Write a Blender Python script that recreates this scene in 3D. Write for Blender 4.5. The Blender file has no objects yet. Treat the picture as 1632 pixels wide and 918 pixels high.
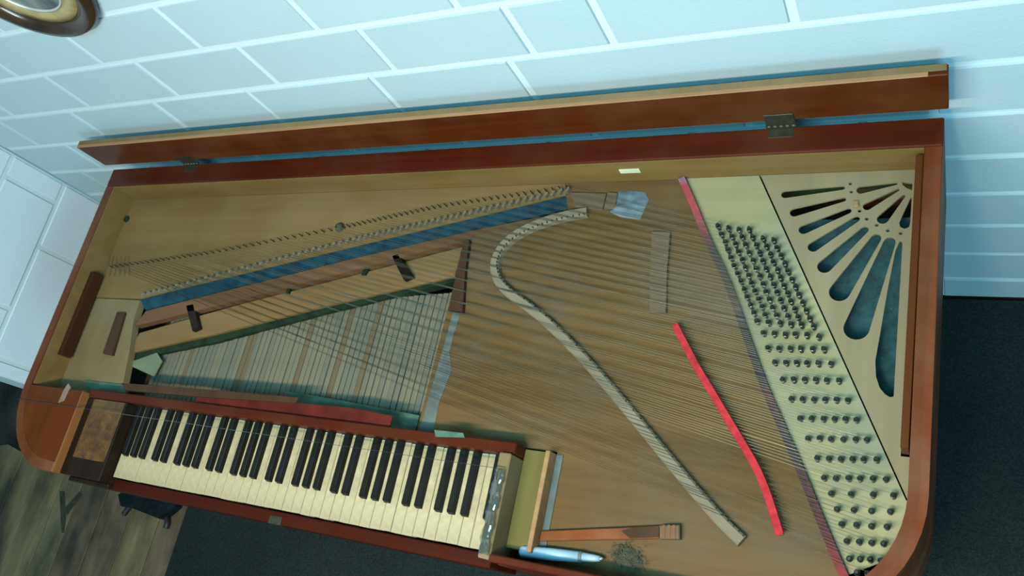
import bpy, bmesh, math, random
from mathutils import Vector, Matrix
random.seed(7)
S = bpy.context.scene
COL = S.collection

# ------------------------------------------------------------------ camera
F = 1350.914
RC = ((0.8801520928953975, 0.2049524089888303, -0.42816679344809305),
      (0.024816677069885756, -0.9206225058268005, -0.38966438675402726),
      (-0.4740426414480669, 0.3323382484833089, -0.8153740630434511))   # rows: right, down, forward
CP = Vector((1.6271, -0.0569, 2.1052))
cam_data = bpy.data.cameras.new('camera')
cam_data.sensor_width = 36.0
cam_data.lens = F / 1632 * 36.0
cam_data.clip_start = 0.02
cam = bpy.data.objects.new('camera', cam_data)
COL.objects.link(cam)
r, d, f = (Vector(v) for v in RC)
cam.matrix_world = Matrix(((r.x, -d.x, -f.x, CP.x), (r.y, -d.y, -f.y, CP.y), (r.z, -d.z, -f.z, CP.z), (0, 0, 0, 1)))
S.camera = cam

# ------------------------------------------------------------------ world, lamp, exposure
w = bpy.data.worlds.new('world'); S.world = w
w.use_nodes = True
bg = w.node_tree.nodes['Background']
bg.inputs[0].default_value = (0.30, 0.78, 1.0, 1)
bg.inputs[1].default_value = 0.36
def area(name, loc, aim, sx, sy, watts, col):
    l = bpy.data.lights.new(name, 'AREA'); l.shape = 'RECTANGLE'; l.size = sx; l.size_y = sy
    l.energy = watts; l.color = col
    o = bpy.data.objects.new(name, l); COL.objects.link(o); o.location = loc
    o.rotation_euler = (Vector(aim) - Vector(loc)).to_track_quat('-Z', 'Y').to_euler()
    return o
area('ceiling_tube', (0.87, -0.62, 2.3), (0.87, -0.1, 0.8), 1.15, 0.09, 43, (1.0, 0.90, 0.72))      # warm tube in front of the keyboard
area('warm_lamp', (1.43, -0.55, 2.3), (1.43, 0.2, 0.6), 0.12, 0.12, 11, (1.0, 0.88, 0.70))      # extra warm light added at the tube's right end for the right wall
area('cold_panel', (1.25, -0.45, 2.7), (1.25, 0.3, 0.9), 1.2, 0.30, 36, (0.19, 0.77, 1.0))      # cold ceiling panel
area('window_daylight', (2.6, -2.4, 1.8), (1.75, 0.8, 0.4), 1.1, 1.0, 58, (0.42, 0.84, 1.0))      # added cold fill from the front right, lifts the lower wall
S.view_settings.view_transform = 'Standard'
S.view_settings.look = 'None'
S.view_settings.gamma = 1
S.view_settings.use_curve_mapping = False
S.view_settings.exposure = 0.0

# ------------------------------------------------------------------ helpers
def P(u, v, z):
    """pixel of the photograph -> world point on the horizontal plane at height z"""
    q = Vector((u - 816, v - 459, F))
    dr = r * q.x + d * q.y + f * q.z
    t = (z - CP.z) / dr.z
    return CP + dr * t
def PP(pts, z): return [P(u, v, z) for u, v in pts]

def nodes(name):
    m = bpy.data.materials.new(name); m.use_nodes = True
    nt = m.node_tree
    return m, nt, nt.nodes['Principled BSDF']
def link(nt, a, b): nt.links.new(a, b)
def coords(nt, scale=(1, 1, 1), rot=(0, 0, 0)):
    tc = nt.nodes.new('ShaderNodeTexCoord'); mp = nt.nodes.new('ShaderNodeMapping')
    mp.inputs['Scale'].default_value = scale; mp.inputs['Rotation'].default_value = rot
    link(nt, tc.outputs['Object'], mp.inputs['Vector'])
    return mp.outputs['Vector']
def noise(nt, vec, scale, detail=4, rough=0.55):
    n = nt.nodes.new('ShaderNodeTexNoise')
    n.inputs['Scale'].default_value = scale; n.inputs['Detail'].default_value = detail
    n.inputs['Roughness'].default_value = rough
    link(nt, vec, n.inputs['Vector'])
    return n.outputs['Fac']
def ramp(nt, fac, stops):
    c = nt.nodes.new('ShaderNodeValToRGB')
    e = c.color_ramp.elements
    while len(e) < len(stops): e.new(0.5)
    for i, (p, col) in enumerate(stops):
        e[i].position = p; e[i].color = (*col, 1)
    link(nt, fac, c.inputs['Fac'])
    return c.outputs['Color']
def mix(nt, fac, a, b, mode='MIX'):
    n = nt.nodes.new('ShaderNodeMix'); n.data_type = 'RGBA'; n.blend_type = mode
    for s, v in ((0, fac), (6, a), (7, b)):
        if hasattr(v, 'links') or hasattr(v, 'is_linked'): link(nt, v, n.inputs[s])
        elif isinstance(v, tuple): n.inputs[s].default_value = (*v, 1)
        else: n.inputs[s].default_value = v
    return n.outputs[2]
def bump(nt, b, h, strength, dist=0.002):
    n = nt.nodes.new('ShaderNodeBump')
    n.inputs['Strength'].default_value = strength; n.inputs['Distance'].default_value = dist
    link(nt, h, n.inputs['Height']); link(nt, n.outputs['Normal'], b.inputs['Normal'])
def plain(name, col, rough=0.6, metal=0.0, var=0.25, scale=30):
    m, nt, b = nodes(name)
    n = noise(nt, coords(nt), scale)
    c = ramp(nt, n, [(0.3, tuple(x * (1 - var) for x in col)), (0.7, tuple(min(1, x * (1 + var)) for x in col))])
    link(nt, c, b.inputs['Base Color'])
    b.inputs['Roughness'].default_value = rough; b.inputs['Metallic'].default_value = metal
    if rough > 0.5: b.inputs['Specular IOR Level'].default_value = 0.08
    return m
def wood(name, dark, light, axis=0, rough=0.45, grain=60, dust=None, dust_amt=0.35, spec=0.10, tilt=0.0, lines=0.5):
    dark, light = ((c[0], c[1] * 0.86, c[2] * 0.72) for c in (dark, light))     # old varnish: yellowed
    if dust: dust = (dust[0], dust[1] * 0.86, dust[2] * 0.68)
    m, nt, b = nodes(name)
    sc = [1, 1, 1]; sc[axis] = 0.04
    rot = (0, 0, tilt)
    v = coords(nt, tuple(sc), rot)
    g = noise(nt, v, grain, 5, 0.6)
    big = noise(nt, coords(nt, tuple(s * 1.0 if s == 1 else 0.25 for s in sc), rot), 9, 3)
    c1 = ramp(nt, g, [(0.5 - lines * 0.3, dark), (0.5 + lines * 0.3, light)])
    c2 = ramp(nt, big, [(0.3, tuple(x * 0.72 for x in light)), (0.7, tuple(min(1, x * 1.12) for x in light))])
    c = mix(nt, 0.45, c1, c2)
    if dust:
        dn = noise(nt, coords(nt), 6, 5, 0.6)
        df = ramp(nt, dn, [(0.42, (0, 0, 0)), (0.68, (dust_amt,) * 3)])
        c = mix(nt, df, c, dust)
    link(nt, c, b.inputs['Base Color'])
    b.inputs['Roughness'].default_value = rough
    b.inputs['Specular IOR Level'].default_value = spec
    bump(nt, b, g, 0.15, 0.001)
    return m

# ------------------------------------------------------------------ materials
DUST = (0.30, 0.26, 0.20)
M = {}
def wall_mat(name, c):
    m, nt, b = nodes(name)
    v = coords(nt)
    n1 = noise(nt, v, 4, 4); n2 = noise(nt, v, 140, 3, 0.7)
    link(nt, ramp(nt, n1, [(0.3, tuple(x * 0.93 for x in c)), (0.7, c)]), b.inputs['Base Color'])
    b.inputs['Roughness'].default_value = 0.55
    bump(nt, b, n2, 0.25, 0.002)
    return m
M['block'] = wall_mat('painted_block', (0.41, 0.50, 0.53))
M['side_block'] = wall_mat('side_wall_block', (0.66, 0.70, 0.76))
M['mortar'] = wall_mat('painted_mortar', (0.59, 0.65, 0.67))
M['case'] = wood('case_mahogany', (0.036, 0.005, 0.002), (0.075, 0.012, 0.004), 0, 0.42, 40, (0.13, 0.08, 0.06), 0.15)
M['case_y'] = wood('case_mahogany_cross', (0.065, 0.014, 0.004), (0.125, 0.030, 0.009), 1, 0.42, 40, (0.20, 0.13, 0.09), 0.35)
M['lid'] = wood('lid_mahogany', (0.034, 0.007, 0.002), (0.080, 0.018, 0.004), 0, 0.34, 45, (0.20, 0.15, 0.10), 0.12)
M['edge_pale'] = wood('pale_edge_wood', (0.24, 0.135, 0.075), (0.34, 0.21, 0.12), 0, 0.5)
M['slip'] = wood('key_slip_mahogany', (0.024, 0.004, 0.002), (0.045, 0.008, 0.003), 0, 0.4, 40)
M['cheek_edge'] = wood('cheek_edge_wood', (0.15, 0.06, 0.02), (0.22, 0.095, 0.035), 1, 0.45)
M['cheek'] = wood('cheek_veneer', (0.060, 0.013, 0.001), (0.115, 0.027, 0.002), 1, 0.45, 30, DUST, 0.02)
M['inner'] = wood('inner_lining_wood', (0.125, 0.073, 0.024), (0.195, 0.125, 0.044), 0, 0.6, 30, DUST, 0.15)
M['olive'] = wood('bare_olive_wood', (0.085, 0.075, 0.025), (0.14, 0.125, 0.045), 1, 0.6, 30)
M['inner_dark'] = wood('inner_dark_wood', (0.085, 0.06, 0.045), (0.15, 0.11, 0.085), 0, 0.6, 40)
M['sound'] = wood('soundboard_spruce', (0.062, 0.036, 0.015), (0.150, 0.090, 0.038), 0, 0.5, 48, (0.115, 0.100, 0.095), 0.55, tilt=0.05, lines=0.7)
M['hitch'] = wood('hitch_plank_wood', (0.140, 0.088, 0.036), (0.200, 0.130, 0.058), 0, 0.6, 40, DUST, 0.15)
M['wrest'] = wood('pin_block_wood', (0.27, 0.245, 0.15), (0.34, 0.32, 0.21), 0, 0.55, 30, (0.20, 0.225, 0.21), 0.7)
M['fret'] = wood('fretwork_wood', (0.20, 0.165, 0.115), (0.26, 0.22, 0.155), 1, 0.55, 25, (0.21, 0.18, 0.14), 0.3)
M['rail'] = wood('pinkish_rail_wood', (0.10, 0.05, 0.027), (0.17, 0.09, 0.052), 0, 0.55, 50)
M['plank'] = wood('dusty_plank_wood', (0.155, 0.088, 0.038), (0.22, 0.135, 0.065), 0, 0.6, 40, (0.19, 0.15, 0.10), 0.5, tilt=-0.2)
M['dusty'] = wood('dusty_board', (0.14, 0.10, 0.055), (0.20, 0.15, 0.085), 1, 0.7, 30, (0.22, 0.19, 0.14), 0.6)
M['dark_wood'] = wood('dark_brown_wood', (0.03, 0.016, 0.010), (0.065, 0.034, 0.022), 1, 0.5, 40)
M['brown_wood'] = wood('red_brown_batten_wood', (0.055, 0.015, 0.004), (0.10, 0.030, 0.008), 1, 0.4, 40)
M['batten_dark'] = wood('dark_batten_wood', (0.025, 0.007, 0.003), (0.05, 0.015, 0.005), 1, 0.45, 40)
M['stick'] = wood('stick_wood', (0.10, 0.026, 0.008), (0.21, 0.062, 0.02), 0, 0.5, 60, DUST, 0.3)
M['bridge'] = wood('bridge_wood', (0.155, 0.13, 0.105), (0.22, 0.19, 0.16), 0, 0.6, 30)
M['black_wood'] = wood('ebonised_wood', (0.007, 0.005, 0.004), (0.018, 0.011, 0.008), 1, 0.3, 40)
def burl():
    m, nt, b = nodes('burl_veneer')
    v = coords(nt)
    n = noise(nt, v, 35, 6, 0.7)
    link(nt, ramp(nt, n, [(0.32, (0.035, 0.012, 0.002)), (0.55, (0.11, 0.045, 0.007)), (0.72, (0.17, 0.078, 0.014))]), b.inputs['Base Color'])
    b.inputs['Roughness'].default_value = 0.3
    return m
M['burl'] = burl()
M['ebony'] = plain('ebony_key', (0.006, 0.0055, 0.005), 0.45)
M['ebony'].node_tree.nodes['Principled BSDF'].inputs['Specular IOR Level'].default_value = 0.2
for i, (hd, tl) in enumerate([((0.93, 0.84, 0.48), (0.78, 0.76, 0.55)), ((0.93, 0.87, 0.58), (0.82, 0.81, 0.62)),
                              ((0.94, 0.92, 0.80), (0.90, 0.90, 0.82)), ((0.95, 0.95, 0.88), (0.93, 0.94, 0.88)),
                              ((0.82, 0.64, 0.28), (0.70, 0.60, 0.36))]):
    M['head%d' % i] = plain('ivory_head_%d' % i, hd, 0.3, 0, 0.07, 25)
    M['tail%d' % i] = plain('ivory_tail_%d' % i, tl, 0.3, 0, 0.07, 25)
M['key_side'] = plain('key_side_wood', (0.34, 0.27, 0.16), 0.6)
M['lever_a'] = wood('key_lever_wood', (0.125, 0.12, 0.10), (0.18, 0.175, 0.15), 1, 0.65, 60)
M['lever_b'] = wood('key_lever_wood_grey', (0.105, 0.108, 0.098), (0.155, 0.16, 0.15), 1, 0.65, 60)
M['lever_c'] = wood('key_lever_wood_brown', (0.105, 0.078, 0.055), (0.15, 0.115, 0.085), 1, 0.65, 60)
M['red_felt'] = plain('red_felt', (0.40, 0.026, 0.032), 0.95, 0, 0.25, 90)
M['red_cloth'] = plain('faded_red_cloth', (0.085, 0.012, 0.009), 0.95, 0, 0.35, 25)
M['teal_cloth'] = plain('faded_teal_cloth', (0.075, 0.125, 0.09), 0.95, 0, 0.3, 40)
M['blue_cloth'] = plain('dark_blue_cloth', (0.012, 0.042, 0.064), 0.95, 0, 0.4, 40)
M['green_felt'] = plain('dark_green_felt', (0.016, 0.026, 0.014), 0.95, 0, 0.4, 40)
M['pale_green'] = plain('pale_green_cloth', (0.15, 0.165, 0.11), 0.95, 0, 0.15, 20)
M['bluegrey'] = plain('blue_grey_cloth', (0.12, 0.145, 0.17), 0.7, 0, 0.35, 30)  # tone of an acrylic reflection, painted on a solid patch
M['string'] = plain('string_steel', (0.34, 0.30, 0.22), 0.33, 1.0, 0.2, 60)
M['wound'] = plain('bass_string_dark', (0.10, 0.085, 0.06), 0.4, 1.0, 0.2, 60)
M['pin'] = plain('tuning_pin_iron', (0.055, 0.06, 0.052), 0.36, 0.85, 0.3, 80)
M['brass'] = plain('tarnished_brass', (0.05, 0.045, 0.03), 0.45, 0.6, 0.35, 60)
M['ivory_label'] = plain('ivory_slip', (0.62, 0.55, 0.38), 0.5, 0, 0.1)
M['grey_dust'] = plain('dusty_grey_edge', (0.105, 0.11, 0.105), 0.6, 0, 0.25, 30)  # real dust on one strip, painted reflection on the other
M['pale_spot'] = plain('pale_wear', (0.24, 0.15, 0.12), 0.6, 0, 0.15, 60)  # colour of the reflection painted on the left cheek
M['pen'] = plain('pale_blue_plastic', (0.27, 0.37, 0.47), 0.42, 0, 0.06)
M['pen_tip'] = plain('bright_metal', (0.62, 0.63, 0.62), 0.2, 0.9, 0.1)
M['fluff'] = plain('dark_dust_fluff', (0.07, 0.065, 0.045), 0.95)
M['black'] = plain('black_rubber', (0.010, 0.011, 0.013), 0.5)
M['dark_blue'] = plain('black_blue_plastic', (0.008, 0.010, 0.012), 0.6, 0, 0.5, 40)
M['dark_cloth'] = plain('dark_cloth', (0.022, 0.022, 0.02), 0.9, 0, 0.6, 8)
M['stain'] = plain('dark_floor_stain', (0.045, 0.042, 0.03), 0.9, 0, 0.3, 30)
M['grey_cloth'] = plain('grey_cloth', (0.11, 0.12, 0.12), 0.9, 0, 0.3, 12)
M['gilt'] = plain('gilt_slip', (0.42, 0.30, 0.13), 0.4, 0.3, 0.25, 30)
M['frame'] = plain('dark_frame_wood', (0.035, 0.017, 0.008), 0.22, 0, 0.4, 20)
M['silver_line'] = plain('silver_beading', (0.5, 0.47, 0.44), 0.4, 0.3, 0.1)
def picture_mat():
    m, nt, b = nodes('grey_picture')
    n = noise(nt, coords(nt, (1, 1, 1)), 14, 3)
    link(nt, ramp(nt, n, [(0.35, (0.035, 0.04, 0.04)), (0.65, (0.17, 0.17, 0.16))]), b.inputs['Base Color'])
    b.inputs['Roughness'].default_value = 0.25
    return m
M['picture'] = picture_mat()
def carpet_mat():
    m, nt, b = nodes('carpet_pile')
    v = coords(nt)
    n1 = noise(nt, v, 2.5, 4); n2 = noise(nt, v, 260, 2, 0.8)
    a = ramp(nt, n1, [(0.3, (0.016, 0.021, 0.022)), (0.7, (0.026, 0.031, 0.030))])
    s = ramp(nt, n2, [(0.35, (0.5, 0.5, 0.5)), (0.7, (1.3, 1.3, 1.3))])
    link(nt, mix(nt, 1.0, a, s, 'MULTIPLY'), b.inputs['Base Color'])
    b.inputs['Roughness'].default_value = 1.0
    b.inputs['Specular IOR Level'].default_value = 0.1
    bump(nt, b, n2, 0.6, 0.004)
    return m
M['carpet'] = carpet_mat()
def board_mat(name, a, bcol):
    m, nt, b = nodes(name)
    n1 = noise(nt, coords(nt, (1, 0.18, 1)), 9, 5, 0.65)
    n2 = noise(nt, coords(nt, (1, 0.5, 1)), 5, 4)
    c = ramp(nt, n1, [(0.35, a), (0.6, bcol)])
    st = ramp(nt, n2, [(0.36, (0.28, 0.28, 0.26)), (0.52, (1, 1, 1))])
    link(nt, mix(nt, 1.0, c, st, 'MULTIPLY'), b.inputs['Base Color'])
    b.inputs['Roughness'].default_value = 0.7
    bump(nt, b, n1, 0.3, 0.002)
    return m
M['board_a'] = board_mat('worn_floorboard', (0.10, 0.068, 0.030), (0.22, 0.155, 0.072))
M['board_b'] = board_mat('worn_floorboard_grey', (0.09, 0.068, 0.034), (0.20, 0.155, 0.08))
M['board_c'] = board_mat('worn_floorboard_red', (0.085, 0.048, 0.028), (0.17, 0.11, 0.06))
def teal_bottom():
    m, nt, b = nodes('teal_dusty_cloth')
    v = coords(nt)
    n = noise(nt, v, 45, 5, 0.7); sp = noise(nt, v, 210, 2)
    a = ramp(nt, n, [(0.3, (0.006, 0.026, 0.032)), (0.72, (0.03, 0.085, 0.092))])
    s = ramp(nt, sp, [(0.72, (0, 0, 0)), (0.78, (0.5, 0.5, 0.5))])
    link(nt, mix(nt, s, a, (0.35, 0.42, 0.40)), b.inputs['Base Color'])
    b.inputs['Roughness'].default_value = 0.9
    return m
M['teal_bottom'] = teal_bottom()
def nut_mat():
    m, nt, b = nodes('worn_red_listing')
    tc = nt.nodes.new('ShaderNodeTexCoord'); sx = nt.nodes.new('ShaderNodeSeparateXYZ')
    link(nt, tc.outputs['Generated'], sx.inputs['Vector'])
    c = ramp(nt, sx.outputs['Y'], [(0.0, (0.22, 0.02, 0.025)), (0.10, (0.09, 0.02, 0.022)), (0.30, (0.032, 0.022, 0.022)),
             (0.40, (0.07, 0.02, 0.02)), (0.44, (0.03, 0.02, 0.022)), (0.78, (0.042, 0.026, 0.026)), (0.86, (0.30, 0.05, 0.06)), (0.97, (0.36, 0.04, 0.05)), (1.0, (0.20, 0.16, 0.24))])
    n = noise(nt, coords(nt), 90, 3)
    s = ramp(nt, n, [(0.3, (0.7, 0.7, 0.7)), (0.7, (1.2, 1.2, 1.2))])
    link(nt, mix(nt, 1.0, c, s, 'MULTIPLY'), b.inputs['Base Color'])
    b.inputs['Roughness'].default_value = 0.9
    return m
M['nut'] = nut_mat()
def clear(name, tint=(0.93, 0.97, 0.96), rough=0.02, ior=1.45, add=0.0):
    m = bpy.data.materials.new(name); m.use_nodes = True
    nt = m.node_tree; nt.nodes.clear()
    out = nt.nodes.new('ShaderNodeOutputMaterial'); mx = nt.nodes.new('ShaderNodeMixShader')
    tr = nt.nodes.new('ShaderNodeBsdfTransparent'); gl = nt.nodes.new('ShaderNodeBsdfGlossy'); fr = nt.nodes.new('ShaderNodeFresnel')
    tr.inputs['Color'].default_value = (*tint, 1); gl.inputs['Roughness'].default_value = rough
    fr.inputs['IOR'].default_value = ior
    fac = fr.outputs['Fac']
    gm = nt.nodes.new('ShaderNodeNewGeometry'); mu = nt.nodes.new('ShaderNodeMath'); mu.operation = 'MULTIPLY_ADD'
    mu.inputs[1].default_value = -1.0; mu.inputs[2].default_value = 1.0
    link(nt, gm.outputs['Backfacing'], mu.inputs[0])
    m2 = nt.nodes.new('ShaderNodeMath'); m2.operation = 'MULTIPLY'     # only the outer face of the sheet reflects
    link(nt, fac, m2.inputs[0]); link(nt, mu.outputs[0], m2.inputs[1]); fac = m2.outputs[0]
    if add:
        ad = nt.nodes.new('ShaderNodeMath'); ad.operation = 'ADD'; ad.inputs[1].default_value = add
        link(nt, fac, ad.inputs[0]); fac = ad.outputs[0]
    link(nt, fac, mx.inputs[0]); link(nt, tr.outputs[0], mx.inputs[1]); link(nt, gl.outputs[0], mx.inputs[2])
    link(nt, mx.outputs[0], out.inputs['Surface'])
    return m
M['acrylic'] = clear('clear_acrylic', (0.97, 0.985, 0.98), 0.02, 1.09)
M['acrylic_edge'] = clear('acrylic_cut_edge', (0.62, 0.66, 0.66), 0.12, 1.5, 0.22)

# ------------------------------------------------------------------ mesh builders
def finish(name, bm, mat, parent=None, smooth=False, loc=(0, 0, 0)):
    bmesh.ops.recalc_face_normals(bm, faces=bm.faces)
    me = bpy.data.meshes.new(name)
    off = parent_origin(parent)
    bm.transform(Matrix.Translation(-off - Vector(loc)))
    bm.to_mesh(me); bm.free()
    for x in (mat if isinstance(mat, (list, tuple)) else [mat]): me.materials.append(x)
    if smooth:
        for p_ in me.polygons: p_.use_smooth = True
    o = bpy.data.objects.new(name, me); COL.objects.link(o)
    if parent: o.parent = parent
    o.location = loc
    return o
ORI = {}
def parent_origin(p_):
    t = Vector((0, 0, 0))
    while p_ is not None:
        t += p_.location; p_ = p_.parent
    return t
def thing(name, label, cat, loc, group=None):
    o = bpy.data.objects.new(name, None); COL.objects.link(o)
    o.location = loc; o.empty_display_size = 0.1
    o['label'] = label; o['category'] = cat
    if group: o['group'] = group
    return o
def tag(o, label, cat, group=None):
    o['label'] = label; o['category'] = cat
    if group: o['group'] = group
    return o
def bevel(bm, wd, seg=1):
    if wd: bmesh.ops.bevel(bm, geom=list(bm.edges), offset=wd, segments=seg, affect='EDGES', profile=0.6, clamp_overlap=True)
def bm_box(x0, x1, y0, y1, z0, z1, bv=0.0, seg=1, bm=None):
    own = bm is None
    b = bmesh.new()
    vs = [b.verts.new((x, y, z)) for z in (z0, z1) for y in (y0, y1) for x in (x0, x1)]
    for q in ((0, 1, 3, 2), (4, 6, 7, 5), (0, 4, 5, 1), (2, 3, 7, 6), (0, 2, 6, 4), (1, 5, 7, 3)): b.faces.new([vs[i] for i in q])
    bevel(b, bv, seg)
    if own: return b
    me = bpy.data.meshes.new('t'); b.to_mesh(me); b.free(); bm.from_mesh(me); bpy.data.meshes.remove(me)
    return bm
def bm_prism(poly, z0, z1, bv=0.0, seg=1):
    b = bmesh.new()
    lo = [b.verts.new((p_[0], p_[1], z0)) for p_ in poly]; hi = [b.verts.new((p_[0], p_[1], z1)) for p_ in poly]
    n = len(poly)
    b.faces.new(lo[::-1]); top = b.faces.new(hi)
    for i in range(n): b.faces.new((lo[i], lo[(i + 1) % n], hi[(i + 1) % n], hi[i]))
    if bv: bmesh.ops.bevel(b, geom=list(top.edges), offset=bv, segments=seg, affect='EDGES', profile=0.5, clamp_overlap=True)
    return b
def box(name, a, mat, parent, bv=0.001, seg=1): return finish(name, bm_box(*a, bv, seg), mat, parent)
def prism(name, poly, z0, z1, mat, parent, bv=0.0, seg=1): return finish(name, bm_prism(poly, z0, z1, bv, seg), mat, parent)
def bm_sweep(path, prof, closed=False, up=Vector((0, 0, 1))):
    """sweep a (side, up) profile along a path of points"""
    b = bmesh.new(); rings = []
    n = len(path)
    for i, p_ in enumerate(path):
        a = path[max(0, i - 1)]; c = path[min(n - 1, i + 1)]
        t = (Vector(c) - Vector(a)).normalized(); s = t.cross(up).normalized(); uu = s.cross(t).normalized()
        rings.append([b.verts.new(Vector(p_) + s * q[0] + uu * q[1]) for q in prof])
    m = len(prof)
    for i in range(n - 1):
        for j in range(m): b.faces.new((rings[i][j], rings[i][(j + 1) % m], rings[i + 1][(j + 1) % m], rings[i + 1][j]))
    b.faces.new(rings[0][::-1]); b.faces.new(rings[-1])
    return b
def circ(rad, n): return [(rad * math.cos(2 * math.pi * i / n), rad * math.sin(2 * math.pi * i / n)) for i in range(n)]
def smooth_path(pts, k=4):
    out = []
    pts = [Vector(p_) for p_ in pts]
    for i in range(len(pts) - 1):
        p0 = pts[max(0, i - 1)]; p1 = pts[i]; p2 = pts[i + 1]; p3 = pts[min(len(pts) - 1, i + 2)]
        for j in range(k):
            t = j / k
            out.append(0.5 * ((2 * p1) + (p2 - p0) * t + (2 * p0 - 5 * p1 + 4 * p2 - p3) * t * t + (3 * p1 - p0 - 3 * p2 + p3) * t ** 3))
    out.append(pts[-1])
    return out
def bm_lathe(prof, n=16, at=(0, 0, 0)):
    b = bmesh.new(); rings = []
    for rad, z in prof: rings.append([b.verts.new((at[0] + rad * math.cos(2 * math.pi * i / n), at[1] + rad * math.sin(2 * math.pi * i / n), at[2] + z)) for i in range(n)])
    for k in range(len(rings) - 1):
        for i in range(n): b.faces.new((rings[k][i], rings[k][(i + 1) % n], rings[k + 1][(i + 1) % n], rings[k + 1][i]))
    b.faces.new(rings[0][::-1]); b.faces.new(rings[-1])
    return b
def arc(cx, cy, rad, a0, a1, n=10):
    return [(cx + rad * math.cos(math.radians(a0 + (a1 - a0) * i / n)), cy + rad * math.sin(math.radians(a0 + (a1 - a0) * i / n))) for i in range(n + 1)]

# ================================================================== THE SETTING
YW = 0.811
def block_wall(name, axis, plane, u0, u1, z0, z1, pitch, length, joints, skip=None):
    back = 0.0035
    if axis == 'y': root = box(name, (u0, u1, plane + back, plane + 0.12, z0, z1), M['mortar'], None, 0)
    else: root = box(name, (plane - 0.13, plane - back, u0, u1, z0, z1), M['mortar'], None, 0)
    root['kind'] = 'structure'
    g = 0.0045; ch = 0.004
    cache = {}
    def block(a, b_, za, zb):
        wdt, hgt = round(b_ - a, 3), round(zb - za, 3)
        key = (wdt, hgt)
        if key not in cache:
            bm = bmesh.new()
            hw, hh = wdt / 2 - g, hgt / 2 - g
            o = [bm.verts.new((x, 0.012, z)) for x, z in ((-hw, -hh), (hw, -hh), (hw, hh), (-hw, hh))]
            i = [bm.verts.new((x, 0.0, z)) for x, z in ((-hw + ch, -hh + ch), (hw - ch, -hh + ch), (hw - ch, hh - ch), (-hw + ch, hh - ch))]
            bm.faces.new(i); bm.faces.new(o[::-1])
            for k in range(4): bm.faces.new((o[k], o[(k + 1) % 4], i[(k + 1) % 4], i[k]))
            bmesh.ops.recalc_face_normals(bm, faces=bm.faces)
            me = bpy.data.meshes.new('block'); bm.to_mesh(me); bm.free(); me.materials.append(M['block' if axis == 'y' else 'side_block'])
            cache[key] = me
        o = bpy.data.objects.new('block', cache[key]); COL.objects.link(o); o.parent = root
        mid = (a + b_) / 2; zm = (za + zb) / 2
        pr = random.uniform(-0.0012, 0.0008)
        if axis == 'y': o.location = (mid, plane + pr, zm)
        else: o.location = (plane - pr, mid, zm); o.rotation_euler = (0, 0, math.pi / 2)
    k = 0
    za = z0
    first = joints['first']
    while za < z1 - 0.01:
        zb = min(z1, first + k * pitch)
        if zb - za > 0.02:
            js = sorted(set([u0] + [j for j in joints['rows'](k) if u0 + 0.03 < j < u1 - 0.03] + [u1]))
            for a, b_ in zip(js, js[1:]): block(a, b_, za, zb)
            za = zb
        k += 1
    return root
special = {7: None, 8: [-0.54, -0.24, 0.067, 0.364, 0.66, 0.955, 1.103, 1.39, 1.69, 1.99, 2.29, 2.59]}
def rows_back(k):
    if k == 8: return special[8]
    if k == 7: return [-0.63, -0.33, -0.03, 0.265, 0.593, 0.90, 1.78, 2.08, 2.38]
    if k < 7: return [(0.26 if k % 2 else 0.07) + 0.3 * i for i in range(-4, 12)]
    return [(0.277 if k % 2 else 0.127) + 0.3 * i for i in range(-6, 12)]
# course joints stand at 0.107 + 0.134 k above the floor
def rows_back_shift(k): return rows_back(k)
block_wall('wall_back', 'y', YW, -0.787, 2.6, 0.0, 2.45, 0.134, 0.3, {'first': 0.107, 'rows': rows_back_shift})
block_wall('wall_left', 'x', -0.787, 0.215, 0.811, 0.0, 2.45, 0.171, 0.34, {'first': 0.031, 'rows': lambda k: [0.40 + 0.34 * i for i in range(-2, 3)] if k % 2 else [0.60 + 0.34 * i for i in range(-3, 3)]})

fl = box('floor', (-3.6, 3.6, -2.6, 0.95, -0.06, -0.012), M['dark_wood'], None, 0)
fl['kind'] = 'structure'
x = -0.62
i = 0
while x > -3.4:
    wd = random.choice((0.115, 0.13, 0.145))
    finish('floor_board', bm_box(x - wd + 0.002, x - 0.002, -2.5, 0.80, -0.012, random.uniform(-0.002, 0.0), 0.0015), M['board_' + random.choice('aabbc')], fl)
    x -= wd; i += 1
ca = box('carpet', (-0.622, 3.5, -2.5, 0.805, -0.011, 0.006), M['carpet'], None, 0.003)
tag(ca, 'dark charcoal green carpet covering the floor under the piano', 'carpet')

# ================================================================== THE PIANO
ZT = 0.86
XL, XR, YB, YF = -0.357, 1.588, 0.755, -0.017
pn = thing('square_piano', 'old open mahogany square piano with exposed strings and ivory keyboard', 'piano', (0.6, 0.37, 0.0))
Z0 = 0.575
# --- case
RL = 0.19
arcL = arc(XL + RL, YF + RL, RL, 180, 270, 12); arcLi = arc(XL + RL, YF + RL, RL - 0.023, 180, 270, 12)
prism('left_side', [(XL, YB - 0.05)] + arcL + [(-0.142, YF)] + [(-0.142, YF + 0.023)] + arcLi[::-1] + [(XL + 0.024, YB - 0.05)], Z0, ZT, M['case_y'], pn, 0.002)
arcR = arc(XR - RL, YF + RL, RL, 0, -90, 12); arcRi = arc(XR - RL, YF + RL, RL - 0.025, 0, -90, 12)
prism('right_side', [(XR, YB - 0.05)] + arcR + [(1.30, YF)] + [(1.30, YF + 0.012)] + arcRi[::-1] + [(XR - 0.026, YB - 0.05)], Z0, ZT, M['case_y'], pn, 0.002)
box('back_panel', (XL, XR, YB - 0.05, YB, Z0, ZT), M['case'], pn, 0.002)
box('front_panel', (0.968, 1.30, YF, YF + 0.012, Z0, ZT), M['case'], pn, 0.002)
box('back_lining', (XL + 0.024, XR - 0.026, YB - 0.054, YB - 0.0502, 0.70, ZT - 0.004), M['inner'], pn, 0)
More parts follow.
